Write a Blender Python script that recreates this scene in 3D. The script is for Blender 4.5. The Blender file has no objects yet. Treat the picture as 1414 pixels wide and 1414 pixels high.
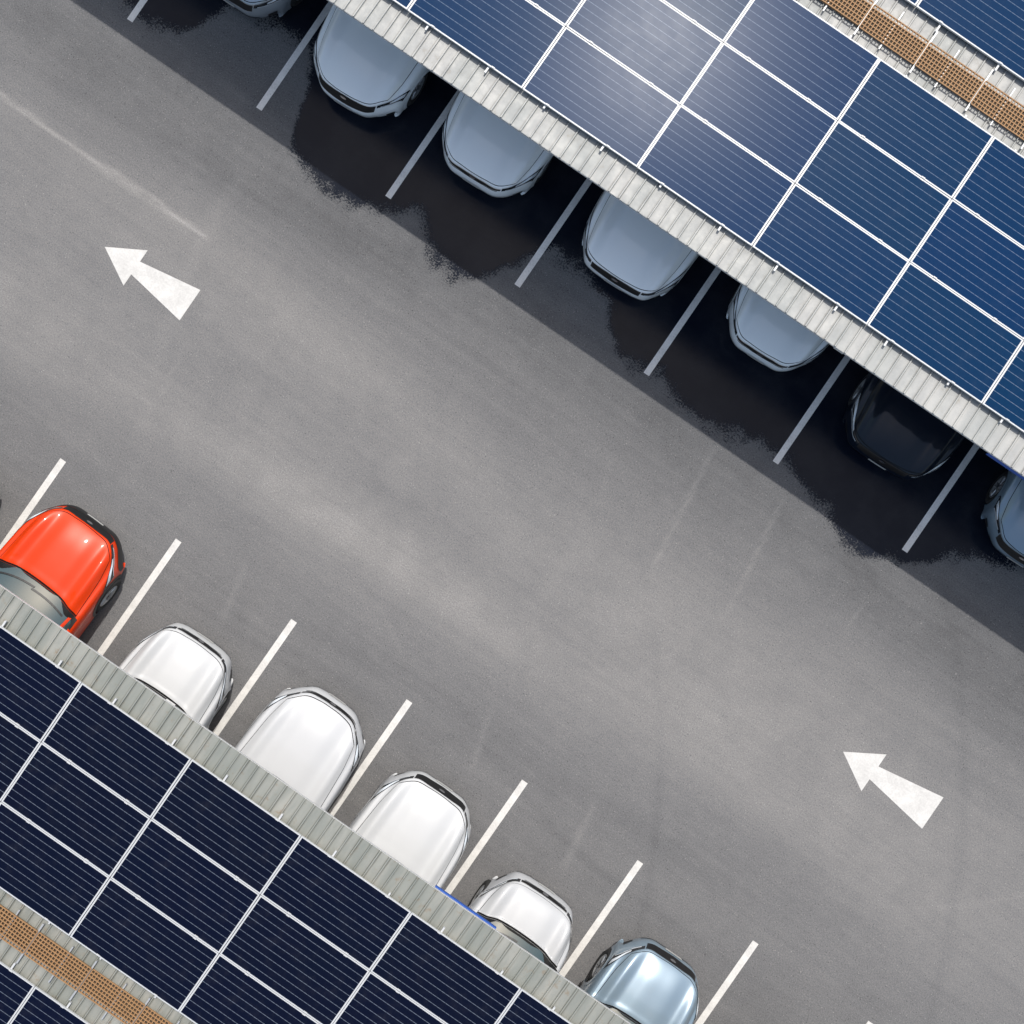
import bpy, math, random
import numpy as np
from mathutils import Vector, Matrix
random.seed(7)
rng = np.random.default_rng(3)
scene = bpy.context.scene
COL = scene.collection

# ------------------------------------------------------------------ helpers
def link(o, parent=None):
    COL.objects.link(o)
    if parent is not None:
        o.parent = parent
    return o

def mesh_obj(name, verts, faces, mats, parent=None, smooth=False, midx=None):
    me = bpy.data.meshes.new(name)
    me.from_pydata([tuple(map(float, v)) for v in verts], [], [tuple(map(int, f)) for f in faces])
    if not isinstance(mats, (list, tuple)):
        mats = [mats]
    for m in mats:
        me.materials.append(m)
    if midx is not None:
        me.polygons.foreach_set("material_index", midx)
    if smooth:
        me.polygons.foreach_set("use_smooth", [True] * len(me.polygons))
    me.update()
    return link(bpy.data.objects.new(name, me), parent)

def empty(name, loc=(0, 0, 0), rotz=0.0, parent=None):
    o = bpy.data.objects.new(name, None)
    o.empty_display_size = 0.3
    o.location = loc
    o.rotation_euler = (0, 0, rotz)
    return link(o, parent)

class MB:
    """small mesh builder"""
    def __init__(s):
        s.v = []; s.f = []; s.m = []
    def box(s, x0, x1, y0, y1, z0, z1, m=0, bev=0.0):
        b = len(s.v)
        s.v += [(x0,y0,z0),(x1,y0,z0),(x1,y1,z0),(x0,y1,z0),(x0+bev,y0+bev,z1),(x1-bev,y0+bev,z1),(x1-bev,y1-bev,z1),(x0+bev,y1-bev,z1)]
        for q in ((3,2,1,0),(4,5,6,7),(0,1,5,4),(1,2,6,5),(2,3,7,6),(3,0,4,7)):
            s.f.append(tuple(b+i for i in q)); s.m.append(m)
    def grid(s, P, m=0):
        n, k = P.shape[:2]
        b = len(s.v)
        s.v += [tuple(p) for p in P.reshape(-1, 3)]
        for i in range(n-1):
            for j in range(k-1):
                a = b + i*k + j
                s.f.append((a, a+1, a+k+1, a+k)); s.m.append(m)
    def obj(s, name, mats, parent=None, smooth=False):
        return mesh_obj(name, s.v, s.f, mats, parent, smooth, s.m)

# ------------------------------------------------------------------ material helpers
class NT:
    def __init__(s, name):
        s.mat = bpy.data.materials.new(name)
        s.mat.use_nodes = True
        s.t = s.mat.node_tree
        s.t.nodes.clear()
        s.out = s.t.nodes.new('ShaderNodeOutputMaterial')
        s.b = s.t.nodes.new('ShaderNodeBsdfPrincipled')
        s.t.links.new(s.b.outputs[0], s.out.inputs[0])
    def put(s, inp, v):
        if isinstance(v, bpy.types.NodeSocket):
            s.t.links.new(v, inp)
        elif v is not None:
            inp.default_value = v
    def set(s, **k):
        names = dict(color='Base Color', rough='Roughness', metal='Metallic', spec='Specular IOR Level',
                     coat='Coat Weight', coatr='Coat Roughness', normal='Normal', alpha='Alpha')
        for a, v in k.items():
            if a == 'color' and isinstance(v, tuple) and len(v) == 3:
                v = (*v, 1)
            s.put(s.b.inputs[names[a]], v)
        return s
    def coord(s, scale=(1,1,1), kind='Object', loc=(0,0,0)):
        tc = s.t.nodes.new('ShaderNodeTexCoord')
        mp = s.t.nodes.new('ShaderNodeMapping')
        s.t.links.new(tc.outputs[kind], mp.inputs[0])
        mp.inputs['Scale'].default_value = scale
        mp.inputs['Location'].default_value = loc
        return mp.outputs[0]
    def noise(s, vec, scale, detail=4, rough=0.55, dist=0.0):
        n = s.t.nodes.new('ShaderNodeTexNoise')
        s.t.links.new(vec, n.inputs['Vector'])
        n.inputs['Scale'].default_value = scale
        n.inputs['Detail'].default_value = detail
        n.inputs['Roughness'].default_value = rough
        n.inputs['Distortion'].default_value = dist
        return n.outputs['Fac']
    def voro(s, vec, scale):
        n = s.t.nodes.new('ShaderNodeTexVoronoi')
        s.t.links.new(vec, n.inputs['Vector'])
        n.inputs['Scale'].default_value = scale
        return n.outputs['Distance'], n.outputs['Color']
    def math(s, op, a, b=0.0, c=0.0, clamp=False):
        n = s.t.nodes.new('ShaderNodeMath'); n.operation = op; n.use_clamp = clamp
        s.put(n.inputs[0], a); s.put(n.inputs[1], b); s.put(n.inputs[2], c)
        return n.outputs[0]
    def ramp(s, v, a, b, c=0.0, d=1.0, smooth=True):
        n = s.t.nodes.new('ShaderNodeMapRange')
        n.interpolation_type = 'SMOOTHSTEP' if smooth else 'LINEAR'
        s.put(n.inputs['Value'], v)
        n.inputs['From Min'].default_value = a; n.inputs['From Max'].default_value = b
        n.inputs['To Min'].default_value = c; n.inputs['To Max'].default_value = d
        return n.outputs[0]
    def mix(s, f, a, b, mode='MIX'):
        n = s.t.nodes.new('ShaderNodeMix'); n.data_type = 'RGBA'; n.blend_type = mode
        s.put(n.inputs[0], f)
        for i, v in ((6, a), (7, b)):
            if isinstance(v, tuple) and len(v) == 3: v = (*v, 1)
            s.put(n.inputs[i], v)
        return n.outputs[2]
    def attr(s, name):
        n = s.t.nodes.new('ShaderNodeAttribute'); n.attribute_name = name
        return n.outputs['Fac']
    def rand(s):
        return s.t.nodes.new('ShaderNodeObjectInfo').outputs['Random']
    def sep(s, v):
        n = s.t.nodes.new('ShaderNodeSeparateXYZ'); s.t.links.new(v, n.inputs[0]); return n.outputs
    def grey(s, v, tint=(1,1,1)):
        n = s.t.nodes.new('ShaderNodeCombineColor')
        for i in range(3):
            s.put(n.inputs[i], s.math('MULTIPLY', v, tint[i]))
        return n.outputs[0]
    def bump(s, h, strength=0.3, dist=0.01):
        n = s.t.nodes.new('ShaderNodeBump')
        n.inputs['Strength'].default_value = strength
        n.inputs['Distance'].default_value = dist
        s.t.links.new(h, n.inputs['Height'])
        return n.outputs[0]

def simple(name, color, rough=0.5, metal=0.0, spec=0.5, coat=0.0):
    return NT(name).set(color=color, rough=rough, metal=metal, spec=spec, coat=coat, coatr=0.04).mat

# ---- asphalt
def asphalt_material():
    n = NT('asphalt')
    p = n.coord()
    stretched = n.coord((0.12, 0.7, 1), loc=(3, 1, 0))
    big = n.noise(stretched, 1.0, 6, 0.55, 0.4)
    mid = n.noise(p, 0.55, 8, 0.6, 0.6)
    small = n.noise(p, 4.5, 6, 0.65)
    fine = n.noise(p, 42, 3, 0.8)
    streak = n.noise(n.coord((0.3, 8, 1), loc=(0, 5, 0)), 1.0, 5, 0.6)
    vd, vc = n.voro(p, 48)
    dust = n.attr('dust')
    val = n.math('MULTIPLY_ADD', n.math('SUBTRACT', big, 0.5), 0.075, 0.148)
    val = n.math('MULTIPLY_ADD', n.math('SUBTRACT', mid, 0.5), 0.035, val)
    val = n.math('MULTIPLY_ADD', n.math('SUBTRACT', small, 0.5), 0.035, val)
    val = n.math('MULTIPLY_ADD', n.math('SUBTRACT', streak, 0.5), 0.04, val)
    dn = n.ramp(n.noise(p, 1.2, 7, 0.65, 0.5), 0.25, 0.8, 0.6, 1.25)
    dn = n.math('MULTIPLY', dn, dust)
    val = n.math('ADD', val, n.math('MULTIPLY', dn, 0.085))
    val = n.math('MULTIPLY', val, n.ramp(fine, 0.25, 0.75, 0.60, 1.42, False))
    cs = n.sep(vc)
    chip = n.math('MULTIPLY', n.ramp(cs[0], 0.93, 0.98), n.ramp(vd, 0.15, 0.35, 1, 0))
    val = n.math('MULTIPLY_ADD', chip, 0.17, val)
    pit = n.math('MULTIPLY', n.ramp(cs[1], 0.92, 0.98), n.ramp(vd, 0.2, 0.45, 1, 0))
    val = n.math('MULTIPLY_ADD', pit, -0.09, val)
    grit = n.ramp(n.noise(p, 9, 9, 0.8), 0.69, 0.74)
    val = n.math('MULTIPLY_ADD', grit, 0.08, val)
    vd2, vc2 = n.voro(p, 3.1)
    c2 = n.sep(vc2)
    peb = n.math('MULTIPLY', n.ramp(c2[0], 0.88, 0.90), n.ramp(vd2, 0.035, 0.05, 1, 0))
    val = n.math('MULTIPLY_ADD', peb, 0.07, val)
    val = n.math('MAXIMUM', val, 0.03)
    dry = n.mix(n.ramp(val, 0.11, 0.23), n.grey(val, (0.985, 0.985, 1.01)), n.grey(val, (1.015, 0.985, 0.955)))
    # wet
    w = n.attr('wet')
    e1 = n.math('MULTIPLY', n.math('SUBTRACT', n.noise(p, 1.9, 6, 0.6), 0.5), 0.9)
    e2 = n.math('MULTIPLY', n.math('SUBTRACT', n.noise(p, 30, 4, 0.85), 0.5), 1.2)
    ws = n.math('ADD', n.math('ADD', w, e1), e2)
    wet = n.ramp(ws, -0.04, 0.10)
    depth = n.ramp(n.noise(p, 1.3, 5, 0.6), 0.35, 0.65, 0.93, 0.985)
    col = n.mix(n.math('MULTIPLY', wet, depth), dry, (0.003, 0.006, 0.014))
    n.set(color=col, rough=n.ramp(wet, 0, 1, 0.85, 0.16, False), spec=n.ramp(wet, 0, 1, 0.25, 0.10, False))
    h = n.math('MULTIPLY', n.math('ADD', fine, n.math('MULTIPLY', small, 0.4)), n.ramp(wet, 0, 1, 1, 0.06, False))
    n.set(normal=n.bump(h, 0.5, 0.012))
    return n.mat

def paint_marking(name, base=0.62, worn=0.5):
    n = NT(name)
    p = n.coord(kind='Object')
    a = n.noise(p, 30, 5, 0.75)
    b = n.noise(p, 3.5, 6, 0.7)
    s = n.math('ADD', n.math('MULTIPLY', a, 0.6), n.math('MULTIPLY', b, 0.4))
    hole = n.ramp(s, 0.30 + 0.10*worn, 0.36 + 0.10*worn)
    dirt = n.ramp(b, 0.3, 0.75, 0.84, 1.04)
    v = n.math('MULTIPLY', n.math('MULTIPLY', dirt, base), n.ramp(a, 0.3, 0.7, 0.9, 1.07))
    n.set(color=n.grey(v, (1.0, 0.985, 0.95)), rough=0.7, spec=0.3, alpha=n.math('MAXIMUM', hole, 0.35), normal=n.bump(a, 0.3, 0.004))
    return n.mat

def metal_sheet(name, c0, c1, rust, rustamt, rib_shade_dirt):
    n = NT(name)
    p = n.coord()
    streak = n.noise(n.coord((5, 1.2, 1)), 1.0, 5, 0.6)
    sheet = n.noise(n.coord((0.9, 0.05, 1)), 1.3, 1)
    blot = n.noise(p, 5, 7, 0.7)
    c = n.mix(n.ramp(streak, 0.3, 0.72), c0, c1)
    c = n.mix(n.ramp(sheet, 0.4, 0.6, 0, 0.45), c, (c0[0]*0.8, c0[1]*0.85, c0[2]*0.85))
    c = n.mix(n.math('MULTIPLY', n.ramp(blot, 0.60 - rustamt, 0.76 - rustamt), 0.6), c, rust)
    fx = n.math('FRACT', n.math('DIVIDE', n.math('ADD', n.sep(p)[0], 14.0), 0.17))
    d = n.math('ABSOLUTE', n.math('SUBTRACT', fx, 0.855))
    near = n.math('MULTIPLY', n.ramp(d, 0.07, 0.10), n.ramp(d, 0.12, 0.24, 1, 0))
    amt = n.ramp(n.noise(n.coord((6, 0.8, 1), loc=(9, 0, 0)), 1.0, 3), 0.3, 0.7, 0.1*rib_shade_dirt, 0.85*rib_shade_dirt)
    c = n.mix(n.math('MULTIPLY', near, amt), c, (c0[0]*0.38, c0[1]*0.37, c0[2]*0.34))  # dark lines beside the ribs: dirt plus rib shading put into the colour
    n.set(color=c, rough=n.ramp(blot, 0.2, 0.8, 0.45, 0.75), metal=0.1, spec=0.3)
    return n.mat

def panel_glass(name, base, line, h, spec, lam):
    n = NT(name)
    p = n.coord()
    s = n.sep(p)
    fy = n.math('FRACT', n.math('MULTIPLY_ADD', s[1], 9/h, 10.0))
    dy = n.math('ABSOLUTE', n.math('SUBTRACT', fy, 0.5))
    ly = n.ramp(dy, 0.025, 0.05, 1, 0)
    fx = n.math('FRACT', n.math('MULTIPLY_ADD', s[0], 24/1.9, 24.5))
    dx = n.math('ABSOLUTE', n.math('SUBTRACT', fx, 0.5))
    r = n.rand()
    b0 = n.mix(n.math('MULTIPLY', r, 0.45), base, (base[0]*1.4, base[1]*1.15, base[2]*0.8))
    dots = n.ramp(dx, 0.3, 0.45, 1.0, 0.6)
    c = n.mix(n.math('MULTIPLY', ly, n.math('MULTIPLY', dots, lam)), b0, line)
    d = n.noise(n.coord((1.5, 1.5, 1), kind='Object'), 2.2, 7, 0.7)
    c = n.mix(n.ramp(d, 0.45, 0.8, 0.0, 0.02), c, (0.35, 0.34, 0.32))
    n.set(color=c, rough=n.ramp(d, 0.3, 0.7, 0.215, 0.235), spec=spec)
    return n.mat

def car_paint(name, c, metal=0.0, rough=0.35, coat=1.0, dust=0.10, spec=0.5):
    n = NT(name)
    p = n.coord()
    d = n.noise(p, 6, 7, 0.7)
    col = n.mix(n.ramp(d, 0.45, 0.8, 0.0, dust), c, (0.3, 0.28, 0.25))
    n.set(color=col, rough=rough, metal=metal, coat=coat, coatr=n.ramp(d, 0.3, 0.8, 0.03, 0.12), spec=spec)
    return n.mat

M = {}
M['asphalt'] = asphalt_material()
M['line'] = paint_marking('line_paint', 0.62, 0.1)
M['lineold'] = paint_marking('worn_line_paint', 0.78, 0.5)
M['arrow'] = paint_marking('arrow_paint', 0.60, 0.15)
M['sheetU'] = metal_sheet('zinc_sheet', (0.31, 0.315, 0.31), (0.39, 0.39, 0.375), (0.28, 0.25, 0.20), 0.02, 0.6)
M['sheetL'] = metal_sheet('weathered_zinc_sheet', (0.22, 0.23, 0.21), (0.31, 0.31, 0.28), (0.20, 0.13, 0.07), 0.04, 0.8)
M['glassU'] = panel_glass('solar_cells_sky_tint', (0.003, 0.024, 0.078), (0.34, 0.42, 0.54), 1.06, 0.031, 0.30)  # upper cells bluer: sky reflection put into the base colour
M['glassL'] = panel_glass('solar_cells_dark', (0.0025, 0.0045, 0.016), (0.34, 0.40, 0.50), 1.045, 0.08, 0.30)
M['alu'] = simple('aluminium_frame', (0.50, 0.51, 0.52), 0.5, 0.1)
M['steel'] = simple('galvanised_steel', (0.42, 0.43, 0.44), 0.5, 0.4)
M['under'] = simple('painted_steel', (0.65, 0.65, 0.65), 0.6)
g = NT('grating_fibreglass'); pn = g.noise(g.coord(), 6, 5, 0.7)
M['grate'] = g.set(color=g.mix(pn, (0.22, 0.11, 0.045), (0.38, 0.22, 0.10)), rough=0.7).mat
M['tray'] = simple('tray_painted_shade', (0.06, 0.045, 0.03), 0.8)  # strip under the grating, shade below the mesh put into its colour
M['blue'] = simple('blue_board', (0.015, 0.08, 0.36), 0.5)
M['black'] = simple('black_plastic', (0.012, 0.012, 0.013), 0.45)
M['gap'] = simple('panel_gap', (0.008, 0.008, 0.008), 0.8, spec=0.1)
M['chrome'] = simple('chrome_trim', (0.6, 0.6, 0.62), 0.2, 1.0)
M['lampglass'] = simple('headlight_glass', (0.02, 0.022, 0.025), 0.15, 0.0, 0.5, 0.5)
M['lampbright'] = simple('headlight_reflector', (0.60, 0.64, 0.68), 0.25, 0.1, 0.6, 1.0)
M['glass'] = simple('car_glass', (0.04, 0.068, 0.072), 0.06, 0.0, 0.7, 0.8)
M['rubber'] = simple('tyre_rubber', (0.02, 0.02, 0.02), 0.85)
M['rim'] = simple('alloy_rim', (0.45, 0.46, 0.47), 0.3, 0.6)
M['plate'] = simple('plate_white', (0.45, 0.45, 0.44), 0.5)
M['tail'] = simple('tail_light_red', (0.35, 0.01, 0.01), 0.15, coat=1.0)

# ------------------------------------------------------------------ ground
def build_ground():
    core = np.arange(-12.6, 12.61, 0.06)
    outer = np.array([14, 17, 22, 30, 45, 70, 110, 180, 300, 500.])
    xs = np.concatenate([-outer[::-1], core, outer])
    n = len(xs)
    X, Y = np.meshgrid(xs, xs)
    me = bpy.data.meshes.new('asphalt_ground')
    co = np.stack([X, Y, np.zeros_like(X)], -1).reshape(-1, 3)
    idx = np.arange(n*n).reshape(n, n)
    q = np.stack([idx[:-1, :-1], idx[:-1, 1:], idx[1:, 1:], idx[1:, :-1]], -1).reshape(-1, 4)
    me.vertices.add(n*n); me.vertices.foreach_set('co', co.ravel())
    me.loops.add(q.size); me.loops.foreach_set('vertex_index', q.ravel().astype(np.int32))
    me.polygons.add(len(q)); me.polygons.foreach_set('loop_start', (np.arange(len(q))*4).astype(np.int32))
    me.update(calc_edges=True)
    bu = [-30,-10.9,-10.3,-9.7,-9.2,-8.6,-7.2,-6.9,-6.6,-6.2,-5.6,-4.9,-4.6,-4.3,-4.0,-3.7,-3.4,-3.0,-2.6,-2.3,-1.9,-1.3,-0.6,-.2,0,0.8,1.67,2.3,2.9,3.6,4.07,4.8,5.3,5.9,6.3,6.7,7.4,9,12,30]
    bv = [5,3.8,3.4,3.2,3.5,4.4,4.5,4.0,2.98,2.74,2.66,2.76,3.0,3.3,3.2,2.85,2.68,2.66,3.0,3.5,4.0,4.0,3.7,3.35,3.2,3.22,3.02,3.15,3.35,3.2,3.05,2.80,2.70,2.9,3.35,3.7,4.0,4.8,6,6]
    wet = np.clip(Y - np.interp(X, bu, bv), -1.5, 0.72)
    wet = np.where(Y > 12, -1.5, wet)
    def G(x, c, s): return np.exp(-((x-c)/s)**2)
    def R(x, a, b, s): return 1/(1+np.exp(-(x-a)/s)) * 1/(1+np.exp((x-b)/s))
    d = 0.60*G(Y, -1.75, 0.5)*R(X, -5.5, 1.3, 0.6)
    d += 0.40*G(Y, -2.0, 0.7)*R(X, -12, -5.8, 0.6)
    d += 0.35*G(Y, -1.25, 0.8)*R(X, 2.5, 10, 0.7)
    d += 0.20*G(Y, 0.9, 0.5)*R(X, -7, -3.5, 0.7)
    wob = 0.92+0.015*np.sin(X*2.1)+0.008*np.sin(X*7.7)
    d += 1.3*G(Y, wob, 0.035)*R(X, -12, -6.9, 0.06)
    d += 0.5*G(Y, wob-0.09, 0.03)*R(X, -9.5, -7.4, 0.1)
    d += 0.25*G(Y, 0.2, 1.0)*R(X, -10, 9, 1.0)
    d += 0.20*G(Y, -0.6, 1.8)
    d -= 0.42*R(Y, 1.6, 3.4, 0.35)
    d -= 0.10*R(Y, 2.9, 20, 0.15)
    d -= 0.24*R(Y, -20, -3.3, 0.45)
    for (u0, v0, u1, v1, a, s) in [(2.2,2.8,2.5,0.5,0.40,0.04),(3.64,2.74,3.95,0.7,0.36,0.04),(5.74,2.0,5.8,1.5,0.3,0.03),
                                (-6.1,-0.9,-6.0,-1.7,0.3,0.03),(1.6,-3.0,1.9,-4.0,0.35,0.05),(3.9,-3.2,4.1,-4.4,0.35,0.06),
                                (-3.2,-3.2,-3.0,-4.3,0.25,0.05),(0.9,1.6,1.15,0.9,0.2,0.05),(-0.9,-2.6,-0.2,-3.0,0.3,0.06)]:
        t = np.clip((Y-v0)/(v1-v0), 0, 1)
        xc = u0 + (u1-u0)*t
        d += a*G(X, xc, s)*R(Y, min(v0, v1), max(v0, v1), 0.06)
    for k in range(26):
        cx, cy, r = rng.uniform(-9, 9), rng.uniform(-16, 10), rng.uniform(7, 16)
        rr = np.hypot(X-cx, Y-cy)
        ang = np.arctan2(Y-cy, X-cx)
        a0 = rng.uniform(-3, 3)
        d += rng.choice([-0.18, 0.15])*G(rr, r, rng.uniform(0.04, 0.12))*np.exp(-((np.angle(np.exp(1j*(ang-a0))))/0.28)**2)
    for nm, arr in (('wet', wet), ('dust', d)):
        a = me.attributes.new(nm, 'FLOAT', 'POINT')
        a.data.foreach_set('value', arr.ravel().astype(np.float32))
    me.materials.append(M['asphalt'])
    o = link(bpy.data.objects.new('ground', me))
    o['kind'] = 'structure'
    o['label'] = 'grey dusty asphalt car park surface with wet patches'
    return o
build_ground()

# ------------------------------------------------------------------ markings
LROT = math.radians(-0.45)
def lowpt(u, v):
    c, s = math.cos(LROT), math.sin(LROT)
    return (u*c - v*s, u*s + v*c)

for k in range(-2, 8):
    u = -7.35 + 2.635*k
    tip, end, w = 3.19, 8.3, 0.055
    o = mesh_obj('parking_line', [(-w, -(end-tip)/2, 0), (w, -(end-tip)/2, 0), (w, (end-tip)/2, 0), (-w, (end-tip)/2, 0)], [(0,1,2,3)], M['lineold'])
    o.location = (u, (tip+end)/2, 0.004)
    o['label'] = 'worn white painted bay line on shaded wet asphalt'
    o['category'] = 'parking line'; o['group'] = 'white lines dividing the parking bays'
for k in range(-1, 8):
    u = -6.70 + 2.368*k
    tip, end, w = -3.60, -8.7, 0.058
    x, y = lowpt(u, (tip+end)/2)
    o = mesh_obj('parking_line', [(-w, -(tip-end)/2, 0), (w, -(tip-end)/2, 0), (w, (tip-end)/2, 0), (-w, (tip-end)/2, 0)], [(0,1,2,3)], M['line'])
    o.location = (x, y, 0.004); o.rotation_euler[2] = LROT
    o['label'] = 'straight white painted bay line on sunlit asphalt'
    o['category'] = 'parking line'; o['group'] = 'white lines dividing the parking bays'

def arrow(tip, base, tail, vc, hh, th, lab):
    L = (0.5*(tip+tail))
    pts = [(tip, 0), (base, -hh), (base, -0.13), (tail, -th), (tail, th), (base, 0.13), (base, hh)]
    v = [(x-L, y, 0) for x, y in pts]
    o = mesh_obj('painted_arrow', v, [(0,1,2), (0,2,5), (0,5,6), (2,3,4,5)], M['arrow'])
    o.location = (L, vc, 0.004)
    o['label'] = lab; o['category'] = 'road arrow'; o['group'] = 'painted direction arrows'
arrow(-8.18, -7.55, -6.44, -0.19, 0.36, 0.31, 'white direction arrow painted on grey asphalt lane')
arrow(6.88, 7.51, 8.71, -0.18, 0.375, 0.32, 'white direction arrow painted on grey asphalt lane')

# ------------------------------------------------------------------ carports
PW = 1.970
def panel_frame_mesh(PH):
    b = MB(); t = 0.017; tx = 0.023
    hx, hy = PW/2, PH/2
    b.box(-hx, hx, -hy, -hy+t, -0.035, 0.003)
    b.box(-hx, hx, hy-t, hy, -0.035, 0.003)
    b.box(-hx, -hx+tx, -hy+t, hy-t, -0.035, 0.003)
    b.box(hx-tx, hx, -hy+t, hy-t, -0.035, 0.003)
    for off in (-0.56, 0.48):
        b.box(off-0.03, off+0.03, hy-0.026, hy-0.001, 0.003, 0.010, 0, 0.003)
        b.box(off-0.03, off+0.03, -hy+0.001, -hy+0.026, 0.003, 0.010, 0, 0.003)
    return b
def carport(name, rotz, col0, ncol, pitchv, y_eave, y_first, z_first, sheetmat, glassmat, board, label):
    PH = pitchv - 0.010
    slope = math.radians(3.0)
    cs, sn = math.cos(slope), math.sin(slope)
    YB = 10.0
    root = empty(name, (-YB*math.sin(rotz), YB*math.cos(rotz), 0), rotz)
    root['label'] = label; root['category'] = 'carport'; root['group'] = 'solar carports over the parking bays'
    def place(o, d, dz=0.0, u=0.0):
        o.location = (u, y_first + d*cs + dz*sn - YB, z_first - d*sn + dz*cs)
        o.rotation_euler = (-slope, 0, 0)
    prof = []
    x = -14.0
    while x < 14.0:
        prof += [(x, 0), (x+0.130, 0), (x+0.137, 0.024), (x+0.153, 0.024), (x+0.160, 0)]
        x += 0.17
    d0 = -(y_first - y_eave)/cs
    d1 = 9.0
    V = []; F = []
    ys = [d0, d0+1.5, 3.6, d1]
    for yy in ys:
        V += [(px, yy, pz) for px, pz in prof]
    n = len(prof)
    for r in range(len(ys)-1):
        for i in range(n-1):
            F.append((r*n+i, r*n+i+1, (r+1)*n+i+1, (r+1)*n+i))
    sh = mesh_obj('roof_sheet', V, F, [sheetmat], root)
    place(sh, 0, -0.115)
    so = sh.modifiers.new('thick', 'SOLIDIFY'); so.thickness = 0.006; so.offset = -1
    b = MB(); b.box(-14, 14, d0-0.004, d0+0.01, -0.05, -0.006)
    t = b.obj('eave_trim', [M['alu']], root); place(t, 0, -0.115)
    for dd in (0.15, 1.7, 3.3, 4.9, 6.5, 8.1):
        b = MB(); b.box(-14, 14, d0+dd, d0+dd+0.07, -0.19, -0.06)
        place(b.obj('purlin', [M['under']], root), 0, -0.115)
    for uu in (-13, -7.8, -2.6, 2.6, 7.8, 13):
        b = MB()
        b.box(uu-0.08, uu+0.08, d0+0.1, d1-0.2, -0.23, -0.19); b.box(uu-0.008, uu+0.008, d0+0.1, d1-0.2, -0.40, -0.23); b.box(uu-0.08, uu+0.08, d0+0.1, d1-0.2, -0.44, -0.40)
        place(b.obj('rafter', [M['under']], root), 0, -0.115)
        b = MB(); b.box(-0.11, 0.11, -0.11, 0.11, 0.02, z_first-0.8); b.box(-0.2, 0.2, -0.2, 0.2, 0.0, 0.02)
        p = b.obj('post', [M['steel']], root); p.location = (uu, y_first+4.2-YB, 0)
    g0 = 3*pitchv
    gap = 0.93
    for a, bnd in ((-0.06, g0+0.07), (g0+gap-0.10, g0+gap+3*pitchv)):
        for k in range(ncol):
            for off in (-0.58, 0.46):
                b = MB()
                uu = col0 + 1.98*k + 0.99 + off + random.uniform(-0.05, 0.05)
                ex = random.uniform(-0.04, 0.03)
                b.box(-0.014, 0.014, a+ex, bnd+ex, -0.085, -0.036)
                r = b.obj('mounting_rail', [M['alu']], root); place(r, 0, 0, uu)
    fb = panel_frame_mesh(PH)
    fme = None; gme = None
    for row in range(6):
        base = row*pitchv if row < 3 else g0 + gap + (row-3)*pitchv
        for k in range(ncol):
            uu = col0 + 1.98*k + 0.99
            if fme is None:
                fo = fb.obj('solar_panel', [M['alu']], root); fme = fo.data
                hx, hy = PW/2-0.022, PH/2-0.016
                go = mesh_obj('cell_glass', [(-hx,-hy,0),(hx,-hy,0),(hx,hy,0),(-hx,hy,0)], [(0,1,2,3)], [glassmat], fo); gme = go.data
            else:
                fo = link(bpy.data.objects.new('solar_panel', fme), root)
                go = link(bpy.data.objects.new('cell_glass', gme), fo)
            place(fo, base + pitchv/2, 0, uu + random.gauss(0, 0.001))
            fo.rotation_euler = (-slope + random.gauss(0, 0.003), random.gauss(0, 0.002), random.gauss(0, 0.0006))
    b = MB(); Lg, Wg = 0.94, 0.40
    for i in range(8):
        y = Wg*i/7
        b.box(0, Lg, y-0.007, y+0.007, -0.02, 0.004)
    for i in range(19):
        xx = Lg*i/18
        b.box(xx-0.007, xx+0.007, 0.007, Wg-0.007, -0.019, 0.002)
    gm = None
    y0g = g0 + 0.22
    uu = col0 - 0.3
    while uu < col0 + 1.98*ncol + 0.3:
        if gm is None:
            o = b.obj('walkway_grating', [M['grate']], root); gm = o.data
        else:
            o = link(bpy.data.objects.new('walkway_grating', gm), root)
        place(o, y0g + random.uniform(-0.01, 0.01), -0.005, uu)
        uu += 0.97
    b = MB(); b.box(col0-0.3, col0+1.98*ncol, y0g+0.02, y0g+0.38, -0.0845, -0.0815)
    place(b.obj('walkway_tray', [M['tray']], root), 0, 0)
    uu = col0 - 0.3
    while uu < col0 + 1.98*ncol + 0.3:
        for (a0, a1, e0, e1) in ((-0.015, 0.010, -0.13, 0.60), (0.40, 0.42, -0.10, 0.56)):
            b = MB()
            b.box(uu+a0, uu+a1, y0g+e0, y0g+e1, -0.080, -0.030)
            place(b.obj('walkway_bracket', [M['steel']], root), 0, 0)
        uu += 0.97
    for (a0, a1) in board:
        b = MB(); b.box(a0, a1, -0.030, -0.010, -0.13, -0.055)
        o = b.obj('fascia_board', [M['blue']], root); o['label'] = 'blue board fixed below the roof eave'
        o.location = (0, y_eave - YB, z_first - 0.09)
    return root

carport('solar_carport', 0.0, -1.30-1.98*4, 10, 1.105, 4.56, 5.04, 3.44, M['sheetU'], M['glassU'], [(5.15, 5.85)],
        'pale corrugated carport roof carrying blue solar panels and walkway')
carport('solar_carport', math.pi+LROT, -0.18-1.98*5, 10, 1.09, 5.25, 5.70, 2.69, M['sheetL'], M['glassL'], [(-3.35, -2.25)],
        'weathered corrugated carport roof carrying dark navy solar panels')

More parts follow.
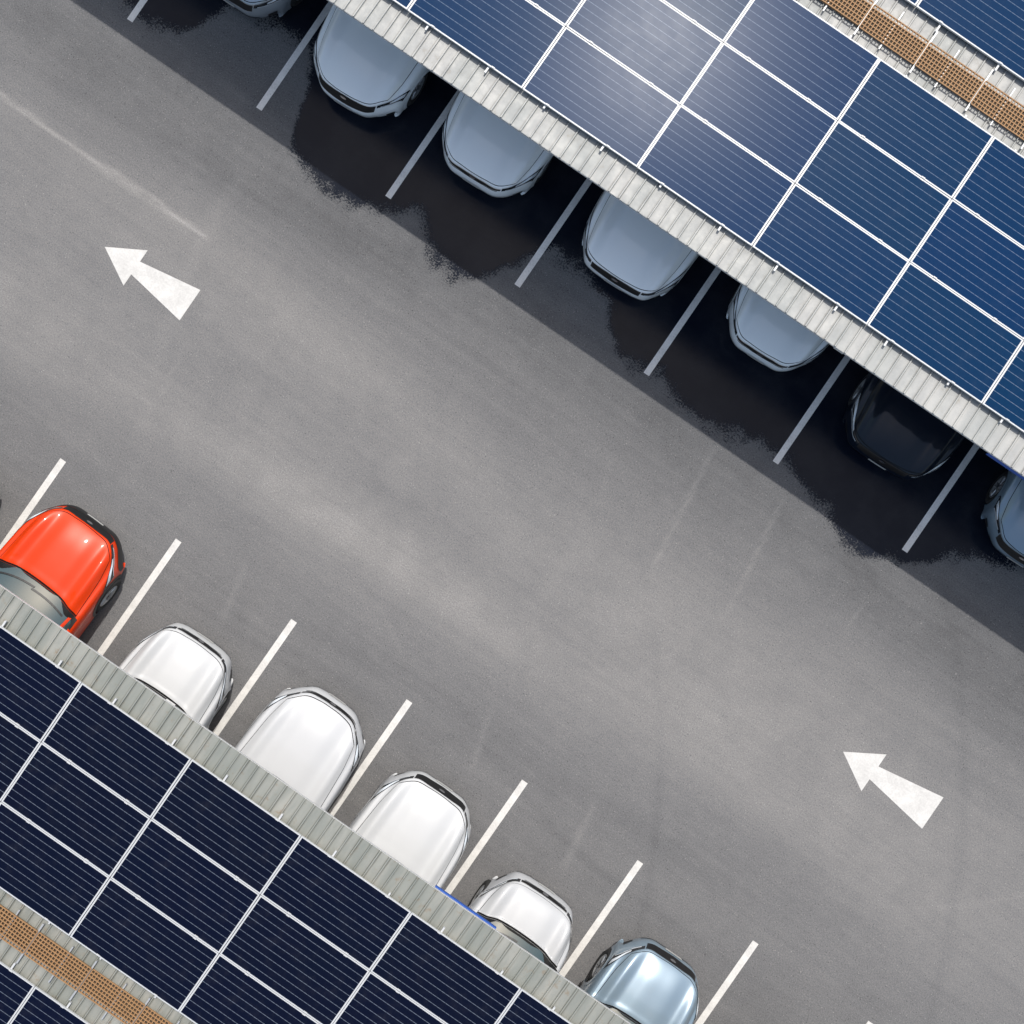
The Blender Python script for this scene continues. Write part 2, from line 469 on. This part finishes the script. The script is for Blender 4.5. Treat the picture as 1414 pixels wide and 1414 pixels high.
# ------------------------------------------------------------------ cars
XF = np.array([0,.25,.5,.7,.84,.93,.975,1,1,.99,.95])
GC = np.array([0,.05,.2,.45,.75,1.0])
SF = np.array([.10,.32,.62,.88,1.0])
def section(y0, zt, w, bow, crown, zb=0.2, wb=None, knee=None, ridge=0.0):
    pts = []
    for j in range(11):
        xf = XF[j]
        x = w*xf
        if j <= 5:
            z = zt - crown*GC[j]
            if j == 3: z += ridge
            if j == 2: z += -ridge*0.4
            if j == 4: z += -ridge*0.15
        else:
            zs = zt - crown
            z = zs - (zs-zb)*SF[j-6]
            if wb is not None:
                x = w*0.955 + (wb - w*0.955)*SF[j-6]
        xc = min(xf, 1.0)
        if knee is None: sh = xc**2.4
        else: sh = 0.20*xc*xc + 0.80*(max(0.0, xc-knee)/(1-knee))**1.35
        pts.append((x, y0 + bow*sh, z))
    full = [(-x, y, z) for x, y, z in pts[:0:-1]] + pts
    return full
def crw(f):
    return (-0.5*f+f*f-0.5*f**3, 1-2.5*f*f+1.5*f**3, 0.5*f+2*f*f-1.5*f**3, -0.5*f*f+0.5*f**3)
def ev(P, r, c):
    n, m = P.shape[:2]
    r = np.clip(r, 0, n-1.0001); c = np.clip(c+10, 0, m-1.0001)
    i = np.floor(r).astype(int); j = np.floor(c).astype(int)
    wr = crw(r-i); wc = crw(c-j)
    out = 0
    for a in range(4):
        ia = np.clip(i+a-1, 0, n-1)
        for b_ in range(4):
            jb = np.clip(j+b_-1, 0, m-1)
            out = out + (wr[a]*wc[b_])[..., None]*P[ia, jb]
    return out
def evn(P, r, c, off):
    e = 0.02
    S = ev(P, r, c)
    dr = ev(P, r+e, c) - ev(P, r-e, c); dc = ev(P, r, c+e) - ev(P, r, c-e)
    N = np.cross(dc, dr); N /= (np.linalg.norm(N, axis=-1, keepdims=True)+1e-9)
    return S + N*off
def patch(P, lo, hi, c0, c1, n, m, off, cscale=None):
    c = np.linspace(c0, c1, m)[None, :].repeat(n, 0)
    t = np.linspace(0, 1, n)[:, None]
    lo_ = np.array([lo(x) if callable(lo) else lo for x in c[0]])[None]
    hi_ = np.array([hi(x) if callable(hi) else hi for x in c[0]])[None]
    r = lo_ + (hi_-lo_)*t
    if cscale is not None:
        c = c*cscale(r)
    return evn(P, r, c, off)

def build_car(u, vf, rot, paint, label, hl=1.0, W=0.9, H=1.0, L=4.4, yaw=0.0, bowk=1.0, style=0, cladding=False, nose=0.0, blackband=True):
    """front of the car is at local y=0 before centring, body runs to +y"""
    k = W/0.9
    s = 1.1*hl   # hood stretch
    nose += (0.02, 0.035, 0.01)[style]
    kn = (0.56, 0.42, 0.64)[style]
    bowk *= 0.92
    rows = [ # y0, zt, w, bow, crown
        (.13,.22,.72,.34,.0),(.03,.32,.775,.40,.0),(.0,.47,.80,.44,.005),(.010,.58,.815,.46,.01),(.035+nose,.71,.83,.475,.02),
        (.09+nose,.80,.843,.48,.05),(.23*s+nose,.875,.862,.44,.08),(.44*s,.935,.880,.38,.10),(.70*s,.98,.893,.29,.105),(.96*s,1.015,.902,.22,.10),(1.16*s,1.035,.908,.19,.09),
        (1.75,1.0,.91,.1,.05),(2.6,.99,.91,0,.04),(3.5,1.01,.90,-.05,.05),(3.98,1.0,.88,-.12,.07),(4.24,.92,.85,-.25,.07),(4.36,.7,.81,-.3,.02),(4.38,.42,.79,-.3,0),(4.28,.22,.74,-.26,0)]
    A = []
    for i, (y, z, w, bw, cr) in enumerate(rows):
        ridge = (0, 0, 0, 0, 0.005, 0.030, 0.052, 0.062, 0.060, 0.052, 0.036)[i] if i < 11 else 0.0
        if i > 10: y = y*L/4.4
        A.append(section(y, z*H if z > .3 else z, w*k, bw*bowk if i < 11 else bw, cr, 0.2, None, kn if i < 9 else None, ridge*(1, 0.75, 1.15)[style]))
    P = np.array(A)
    P[..., 1] -= L/2
    cow = 1.16*s
    grows = [(cow-.06,1.02,.77,.20,.05),(cow+.32,1.19,.745,.17,.05),(cow+.68,1.38,.70,.13,.05),(cow+.9,1.475,.665,.1,.05),(2.75,1.545,.655,0,.05),(3.35,1.53,.645,0,.05),
             (3.85,1.45,.63,-.06,.05),(4.06,1.2,.69,-.1,.05),(4.18,1.0,.73,-.14,.04)]
    Gs = []
    for i, (y, z, w, bw, cr) in enumerate(grows):
        if i > 3: y = y*L/4.4
        Gs.append(section(y, z*H, w*k, bw, cr, 0.93*H, 0.83*k, None))
    G = np.array(Gs); G[..., 1] -= L/2
    root = empty('parked_car', (0, 0, 0), rot+yaw)
    root['label'] = label; root['category'] = 'car'; root['group'] = 'cars parked under the carports'
    off = Vector((0, L/2, 0)); off.rotate(Matrix.Rotation(rot, 3, 'Z'))
    root.location = Vector((u, vf, 0)) + off
    # --- body
    n, m = 120, 121
    r = np.linspace(0, 18, n)[:, None].repeat(m, 1); c = np.linspace(-10, 10, m)[None].repeat(n, 0)
    S = ev(P, r, c)
    wy = (0.92 + (s-1.1)*0.3, 3.55*L/4.4); wr = 0.335
    b = MB(); b.v = [tuple(p) for p in S.reshape(-1, 3)]
    for i in range(n-1):
        for j in range(m-1):
            a = i*m+j
            cc = (S[i, j]+S[i+1, j+1])/2
            if abs(cc[0]) > 0.62*k and cc[2] < 0.74:
                if any(math.hypot(cc[1]+L/2-w_, cc[2]-wr) < wr+0.03 for w_ in wy): continue
            b.f.append((a, a+1, a+m+1, a+m)); b.m.append(0)
    hs = (lambda r_: np.interp(r_, [4.8, 5.6, 7, 10.2], [0.74, 0.82, 0.90, 1.0]))
    hc = 4.25
    hoodw = (lambda x: 5.0 + 0.02*x*x)
    hood_hi = 9.75
    b.grid(patch(P, lambda x: hoodw(x)-0.11, hood_hi+0.12, -hc-0.11, hc+0.11, 34, 51, 0.003, hs), 1)
    for sg in (-1, 1):
        seam = np.linspace(5.6, 8.6, 10)
        rr = 6.3
        pts = np.stack([np.stack([evn(P, np.array(rr+e), np.array(sg*q), 0.003) for q in (seam if sg > 0 else seam[::-1])]) for e in (-0.02, 0.02)])
        b.grid(pts, 1)
        for rr, c0, c1 in ((10.95, 5.6, 9.3), (12.2, 5.6, 9.3), (13.4, 5.6, 8.6)):
            seam = np.linspace(c0, c1, 8)
            pts = np.stack([np.stack([evn(P, np.array(rr+e), np.array(sg*q), 0.003) for q in (seam if sg > 0 else seam[::-1])]) for e in (-0.012, 0.012)])
            b.grid(pts, 1)
    b.obj('body', [paint, M['gap']], root, True)
    b = MB(); b.grid(patch(P, hoodw, hood_hi, -hc, hc, 44, 61, 0.007, hs)); b.obj('hood', [paint], root, True)
    b = MB(); b.grid(patch(P, 9.88, 10.5, -4.9, 4.9, 6, 31, 0.004)); b.obj('cowl', [M['black']], root, True)
    # --- grille
    gw = (2.4, 2.6, 2.2)[style]
    glo = 3.15 if blackband else 3.75
    ghi = 4.6 if blackband else 4.45
    b = MB(); b.grid(patch(P, lambda x: glo+0.08*abs(x), lambda x: ghi-0.02*x*x, -gw, gw, 8, 25, 0.004), 0)
    for rr in (3.5, 3.85, 4.2):
        if rr > glo: b.grid(patch(P, rr-0.05, rr+0.05, -gw*0.9, gw*0.9, 2, 25, 0.012), 0)
    b.grid(patch(P, lambda x: ghi+.04-0.02*x*x, lambda x: ghi+.13-0.02*x*x, -gw, gw, 3, 25, 0.010), 0 if blackband else 1)
    b.obj('grille', [M['black'], M['chrome']], root, True)
    b = MB(); th = np.linspace(0, 2*math.pi, 17)
    rr = 4.15 + 0.25*np.sin(th); cc = 0.28*np.cos(th)
    pts = evn(P, np.stack([rr*0+4.15, rr]), np.stack([cc*0, cc]), 0.016)
    b.grid(pts, 0); b.obj('badge', [M['chrome']], root, True)
    # lower bumper
    if cladding:
        b = MB(); b.grid(patch(P, 0.2, 3.3, -7.4, 7.4, 14, 61, 0.009)); b.obj('bumper_cladding', [M['black']], root, True)
    else:
        b = MB(); b.grid(patch(P, 0.9, lambda x: 1.7-0.05*abs(x), -3.0, 3.0, 6, 25, 0.005)); b.obj('lower_intake', [M['black']], root, True)
    for sg in (-1, 1):
        b = MB()
        ci, co = gw+0.1, (6.3, 6.1, 6.5)[style]
        T = lambda x: (abs(x)-ci)/(co-ci)
        if style == 0:
            lo = lambda x: 3.95 + 1.0*T(x); hi = lambda x: 4.66 + 2.5*T(x)**1.35
        elif style == 1:
            lo = lambda x: 4.0 + 0.8*T(x); hi = lambda x: 4.64 + 1.9*T(x)**1.2
        else:
            lo = lambda x: 3.95 + 0.9*T(x); hi = lambda x: 4.66 + 3.0*T(x)**1.45
        b.grid(patch(P, lo, hi, min(sg*ci, sg*co), max(sg*ci, sg*co), 12, 30, 0.007), 0)
        c2, c3 = ci+1.1, co-0.4
        b.grid(patch(P, lambda x: hi(x)-0.55*(hi(x)-lo(x)), lambda x: hi(x)-0.14*(hi(x)-lo(x)), min(sg*c2, sg*c3), max(sg*c2, sg*c3), 5, 20, 0.011), 1)
        c2, c3 = ci+0.3, co-0.3
        b.grid(patch(P, lambda x: lo(x)+0.08, lambda x: lo(x)+0.24, min(sg*c2, sg*c3), max(sg*c2, sg*c3), 3, 20, 0.011), 1)
        b.obj('headlight', [M['lampglass'], M['lampbright']], root, True)
        if not cladding:
            b = MB(); b.grid(patch(P, 1.3, lambda x: 1.9+0.25*(abs(x)-4), min(sg*3.9, sg*5.4), max(sg*3.9, sg*5.4), 5, 10, 0.005), 0); b.obj('fog_light_recess', [M['black']], root, True)
        side = S.reshape(-1, 3); side = side[(side[:, 0]*sg > 0.6*k)]
        for w_ in wy:
            t = np.linspace(-0.25, math.pi+0.25, 25)
            ring = []
            for rad, dx in ((wr+0.015, 0.010), (wr+0.03, 0.014), (wr+0.08, 0.006)):
                row = []
                for a in t:
                    yy = w_-L/2 + rad*math.cos(a); zz = max(wr + rad*math.sin(a), 0.2)
                    d = np.hypot(side[:, 1]-yy, side[:, 2]-zz)
                    idx = np.argsort(d)[:6]
                    row.append((sg*(np.abs(side[idx, 0]).mean()+dx), yy, zz))
                ring.append(row)
            R_ = np.array(ring)
            if sg < 0: R_ = R_[:, ::-1]
            b = MB(); b.grid(R_)
            b.obj('wheel_arch', [M['black'] if cladding else paint], root, True)
            wh = empty('wheel', (sg*((0.79 if cladding else 0.755)*k), w_-L/2, wr), 0, root)
            for nm in ('tyre', 'rim'):
                b = MB(); N = 28
                if nm == 'tyre': prof = [(-.10,.2),(-.11,.29),(-.09,.325),(-.05,wr),(.05,wr),(.09,.325),(.11,.29),(.10,.215),(.08,.2)]
                else: prof = [(.07,.212),(.10,.212),(.10,.195),(.06,.18),(.055,.06),(.085,.05),(.085,.0)]
                an = np.linspace(0, 2*math.pi, N+1)
                Pp = np.array([[(sg*x, q*math.cos(a), q*math.sin(a)) for a in an] for x, q in prof])
                b.grid(Pp if sg > 0 else Pp[:, ::-1])
                if nm == 'rim':
                    for q in range(5):
                        a = q*2*math.pi/5
                        for e in (-0.16, 0.16):
                            a0 = a+e
                            ca, sa = math.cos(a0), math.sin(a0); wv = 0.016
                            o_ = len(b.v)
                            for xx in (.062, .095):
                                for rad in (.05, .2):
                                    for w2 in (-wv, wv):
                                        b.v.append((sg*xx, rad*ca - w2*sa, rad*sa + w2*ca))
                            for f in ((0,1,3,2),(4,6,7,5),(0,2,6,4),(1,5,7,3)):
                                b.f.append(tuple(o_+i for i in f)); b.m.append(0)
                b.obj(nm, [M['rubber'] if nm == 'tyre' else M['rim']], wh, True)
        b = MB(); th = np.linspace(0, 2*math.pi, 15); ph = np.linspace(0, math.pi, 9)
        ycw = cow + .42 - L/2
        Pm = np.array([[(sg*(0.98*k) + 0.105*math.sin(p_)*math.cos(a), ycw + 0.06*math.sin(p_)*math.sin(a)*(1.2 if math.sin(a) < 0 else .6), 1.03*H + 0.07*math.cos(p_)) for a in th] for p_ in ph])
        b.grid(Pm[::-1]); b.box(min(sg*.86*k, sg*.96*k), max(sg*.86*k, sg*.96*k), ycw-0.02, ycw+0.02, .97*H, 1.0*H)
        b.obj('wing_mirror', [paint], root, True)
    b = MB(); b.grid(patch(P, 2.2, 2.8, -0.8, 0.8, 3, 7, 0.012)); b.obj('number_plate', [M['plate']], root)
    # --- cabin
    n2, m2 = 41, 61
    r = np.linspace(0, 8, n2)[:, None].repeat(m2, 1); c = np.linspace(-10, 10, m2)[None].repeat(n2, 0)
    b = MB(); b.grid(ev(G, r, c)); b.obj('cabin_window', [M['glass']], root, True)
    b = MB(); b.grid(patch(G, 0.2, lambda x: 2.85, -4.7, 4.7, 14, 31, 0.004)); b.obj('windscreen', [M['glass']], root, True)
    b = MB(); b.grid(patch(G, 3.0, 6.35, -5.4, 5.4, 18, 31, 0.008), 0)
    for sg in (-1, 1):
        a0, a1 = sorted((sg*4.85, sg*6.3))
        b.grid(patch(G, 0.0, 3.0, a0, a1, 10, 5, 0.006), 0)
        a0, a1 = sorted((sg*5.0, sg*8.5))
        b.grid(patch(G, 6.2, 7.2, a0, a1, 6, 8, 0.006), 0)
    b.obj('roof', [paint], root, True)
    for x0, x1 in ((-0.55, 0.02), (0.0, 0.58)):
        q = MB()
        cc = np.linspace(x0*4.3/.62, x1*4.3/.62, 9)
        q.grid(np.stack([evn(G, 0.36+0*cc+0.1*(cc-cc[0])/4, cc, 0.016), evn(G, 0.43+0*cc+0.1*(cc-cc[0])/4, cc, 0.018)]))
        q.obj('wiper', [M['black']], root)
    for sg in (-1, 1):
        a0, a1 = sorted((sg*4.2, sg*6.6))
        b = MB(); b.grid(patch(P, 14.9, 15.6, a0, a1, 5, 8, 0.006)); b.obj('tail_light', [M['tail']], root, True)
    b = MB(); b.box(-.6*k, .6*k, -L/2+.3, L/2-.3, .2, .32); b.box(-.3*k, .3*k, -L/2+.25, -L/2+.32, .3, .6)
    b.obj('underbody', [M['black']], root)
    return root

whiteS = car_paint('white_paint_lifted_for_shade', (0.91, 0.94, 0.95), 0, 0.35, 1, 0.02)  # car whites brightened and cooled: light for the shaded row put into the colour
whiteS2 = car_paint('pearl_paint_lifted_for_shade', (0.88, 0.92, 0.935), 0, 0.3, 1, 0.02)
white = car_paint('white_paint_dimmed_for_sun', (0.48, 0.49, 0.50), 0, 0.5, 0.4, 0.05)  # same whites held darker for the sunlit row, sun balanced in the colour
white2 = car_paint('pearl_paint_dimmed_for_sun', (0.46, 0.47, 0.485), 0, 0.5, 0.4, 0.05)
silver = car_paint('silver_paint', (0.42, 0.46, 0.50), 0.5, 0.35)
bluegrey = car_paint('blue_grey_paint', (0.24, 0.32, 0.39), 0.4, 0.38)
red = car_paint('orange_red_paint', (0.62, 0.038, 0.001), 0.0, 0.4, 0.35, 0.008, 0.25)
blackp = car_paint('black_paint', (0.004, 0.008, 0.017), 0.0, 0.3, 0.5, 0.005, 0.15)

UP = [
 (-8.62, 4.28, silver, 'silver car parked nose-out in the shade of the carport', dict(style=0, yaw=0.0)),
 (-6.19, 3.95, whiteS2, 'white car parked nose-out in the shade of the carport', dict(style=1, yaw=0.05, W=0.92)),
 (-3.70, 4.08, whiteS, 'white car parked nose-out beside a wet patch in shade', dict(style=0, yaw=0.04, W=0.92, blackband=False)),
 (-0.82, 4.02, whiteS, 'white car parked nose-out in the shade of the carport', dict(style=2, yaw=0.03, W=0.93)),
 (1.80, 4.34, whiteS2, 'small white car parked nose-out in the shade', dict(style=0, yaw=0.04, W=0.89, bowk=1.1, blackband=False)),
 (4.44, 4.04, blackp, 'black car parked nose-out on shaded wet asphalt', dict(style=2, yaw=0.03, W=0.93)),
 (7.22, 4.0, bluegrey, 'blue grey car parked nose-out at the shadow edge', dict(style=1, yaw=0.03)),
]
for u, v, pt, lab, kw in UP:
    build_car(u, v, 0.0, pt, lab, **kw)
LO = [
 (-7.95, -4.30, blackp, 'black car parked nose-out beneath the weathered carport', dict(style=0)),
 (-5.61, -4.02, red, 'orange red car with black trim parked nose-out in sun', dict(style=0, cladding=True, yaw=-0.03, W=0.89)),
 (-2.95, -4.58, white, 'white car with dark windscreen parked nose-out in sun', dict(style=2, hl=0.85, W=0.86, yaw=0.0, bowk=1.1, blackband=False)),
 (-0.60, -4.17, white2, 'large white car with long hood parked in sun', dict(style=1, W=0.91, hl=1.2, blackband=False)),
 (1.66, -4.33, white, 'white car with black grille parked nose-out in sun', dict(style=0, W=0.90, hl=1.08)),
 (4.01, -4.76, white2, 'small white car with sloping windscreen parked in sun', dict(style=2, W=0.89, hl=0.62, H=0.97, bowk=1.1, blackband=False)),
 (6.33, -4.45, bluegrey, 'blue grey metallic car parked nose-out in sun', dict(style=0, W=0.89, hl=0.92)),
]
for u, v, pt, lab, kw in LO:
    x, y = lowpt(u, v)
    build_car(x, y, math.pi + LROT, pt, lab, **kw)

# ------------------------------------------------------------------ light, world, camera
tosun = Vector((-0.114, 0.49, 1.0)).normalized()
sl = bpy.data.lights.new('sun', 'SUN'); sl.energy = 3.5; sl.angle = math.radians(0.53); sl.color = (1.0, 0.965, 0.91)
so = bpy.data.objects.new('sun', sl); COL.objects.link(so)
so.rotation_euler = tosun.to_track_quat('Z', 'Y').to_euler(); so.location = tosun*60
w = bpy.data.worlds.new('World'); scene.world = w; w.use_nodes = True
nt = w.node_tree; nt.nodes.clear()
ow = nt.nodes.new('ShaderNodeOutputWorld'); bg = nt.nodes.new('ShaderNodeBackground'); sk = nt.nodes.new('ShaderNodeTexSky')
sk.sky_type = 'NISHITA'; sk.sun_disc = False
sk.sun_elevation = math.asin(tosun.z); sk.sun_rotation = math.atan2(tosun.x, tosun.y)
sk.air_density = 1.6; sk.dust_density = 4.0
bg.inputs['Strength'].default_value = 0.15
nt.links.new(sk.outputs[0], bg.inputs[0]); nt.links.new(bg.outputs[0], ow.inputs[0])

cam = bpy.data.cameras.new('camera'); cam.sensor_width = 36; cam.lens = 36*1804/1414; cam.clip_end = 2000; cam.clip_start = 0.1
co = bpy.data.objects.new('camera', cam); COL.objects.link(co)
co.location = (0, 0, 22); co.rotation_euler = (0, 0, math.radians(34.4))
scene.camera = co
scene.view_settings.view_transform = 'Standard'; scene.view_settings.look = 'None'; scene.view_settings.exposure = 0
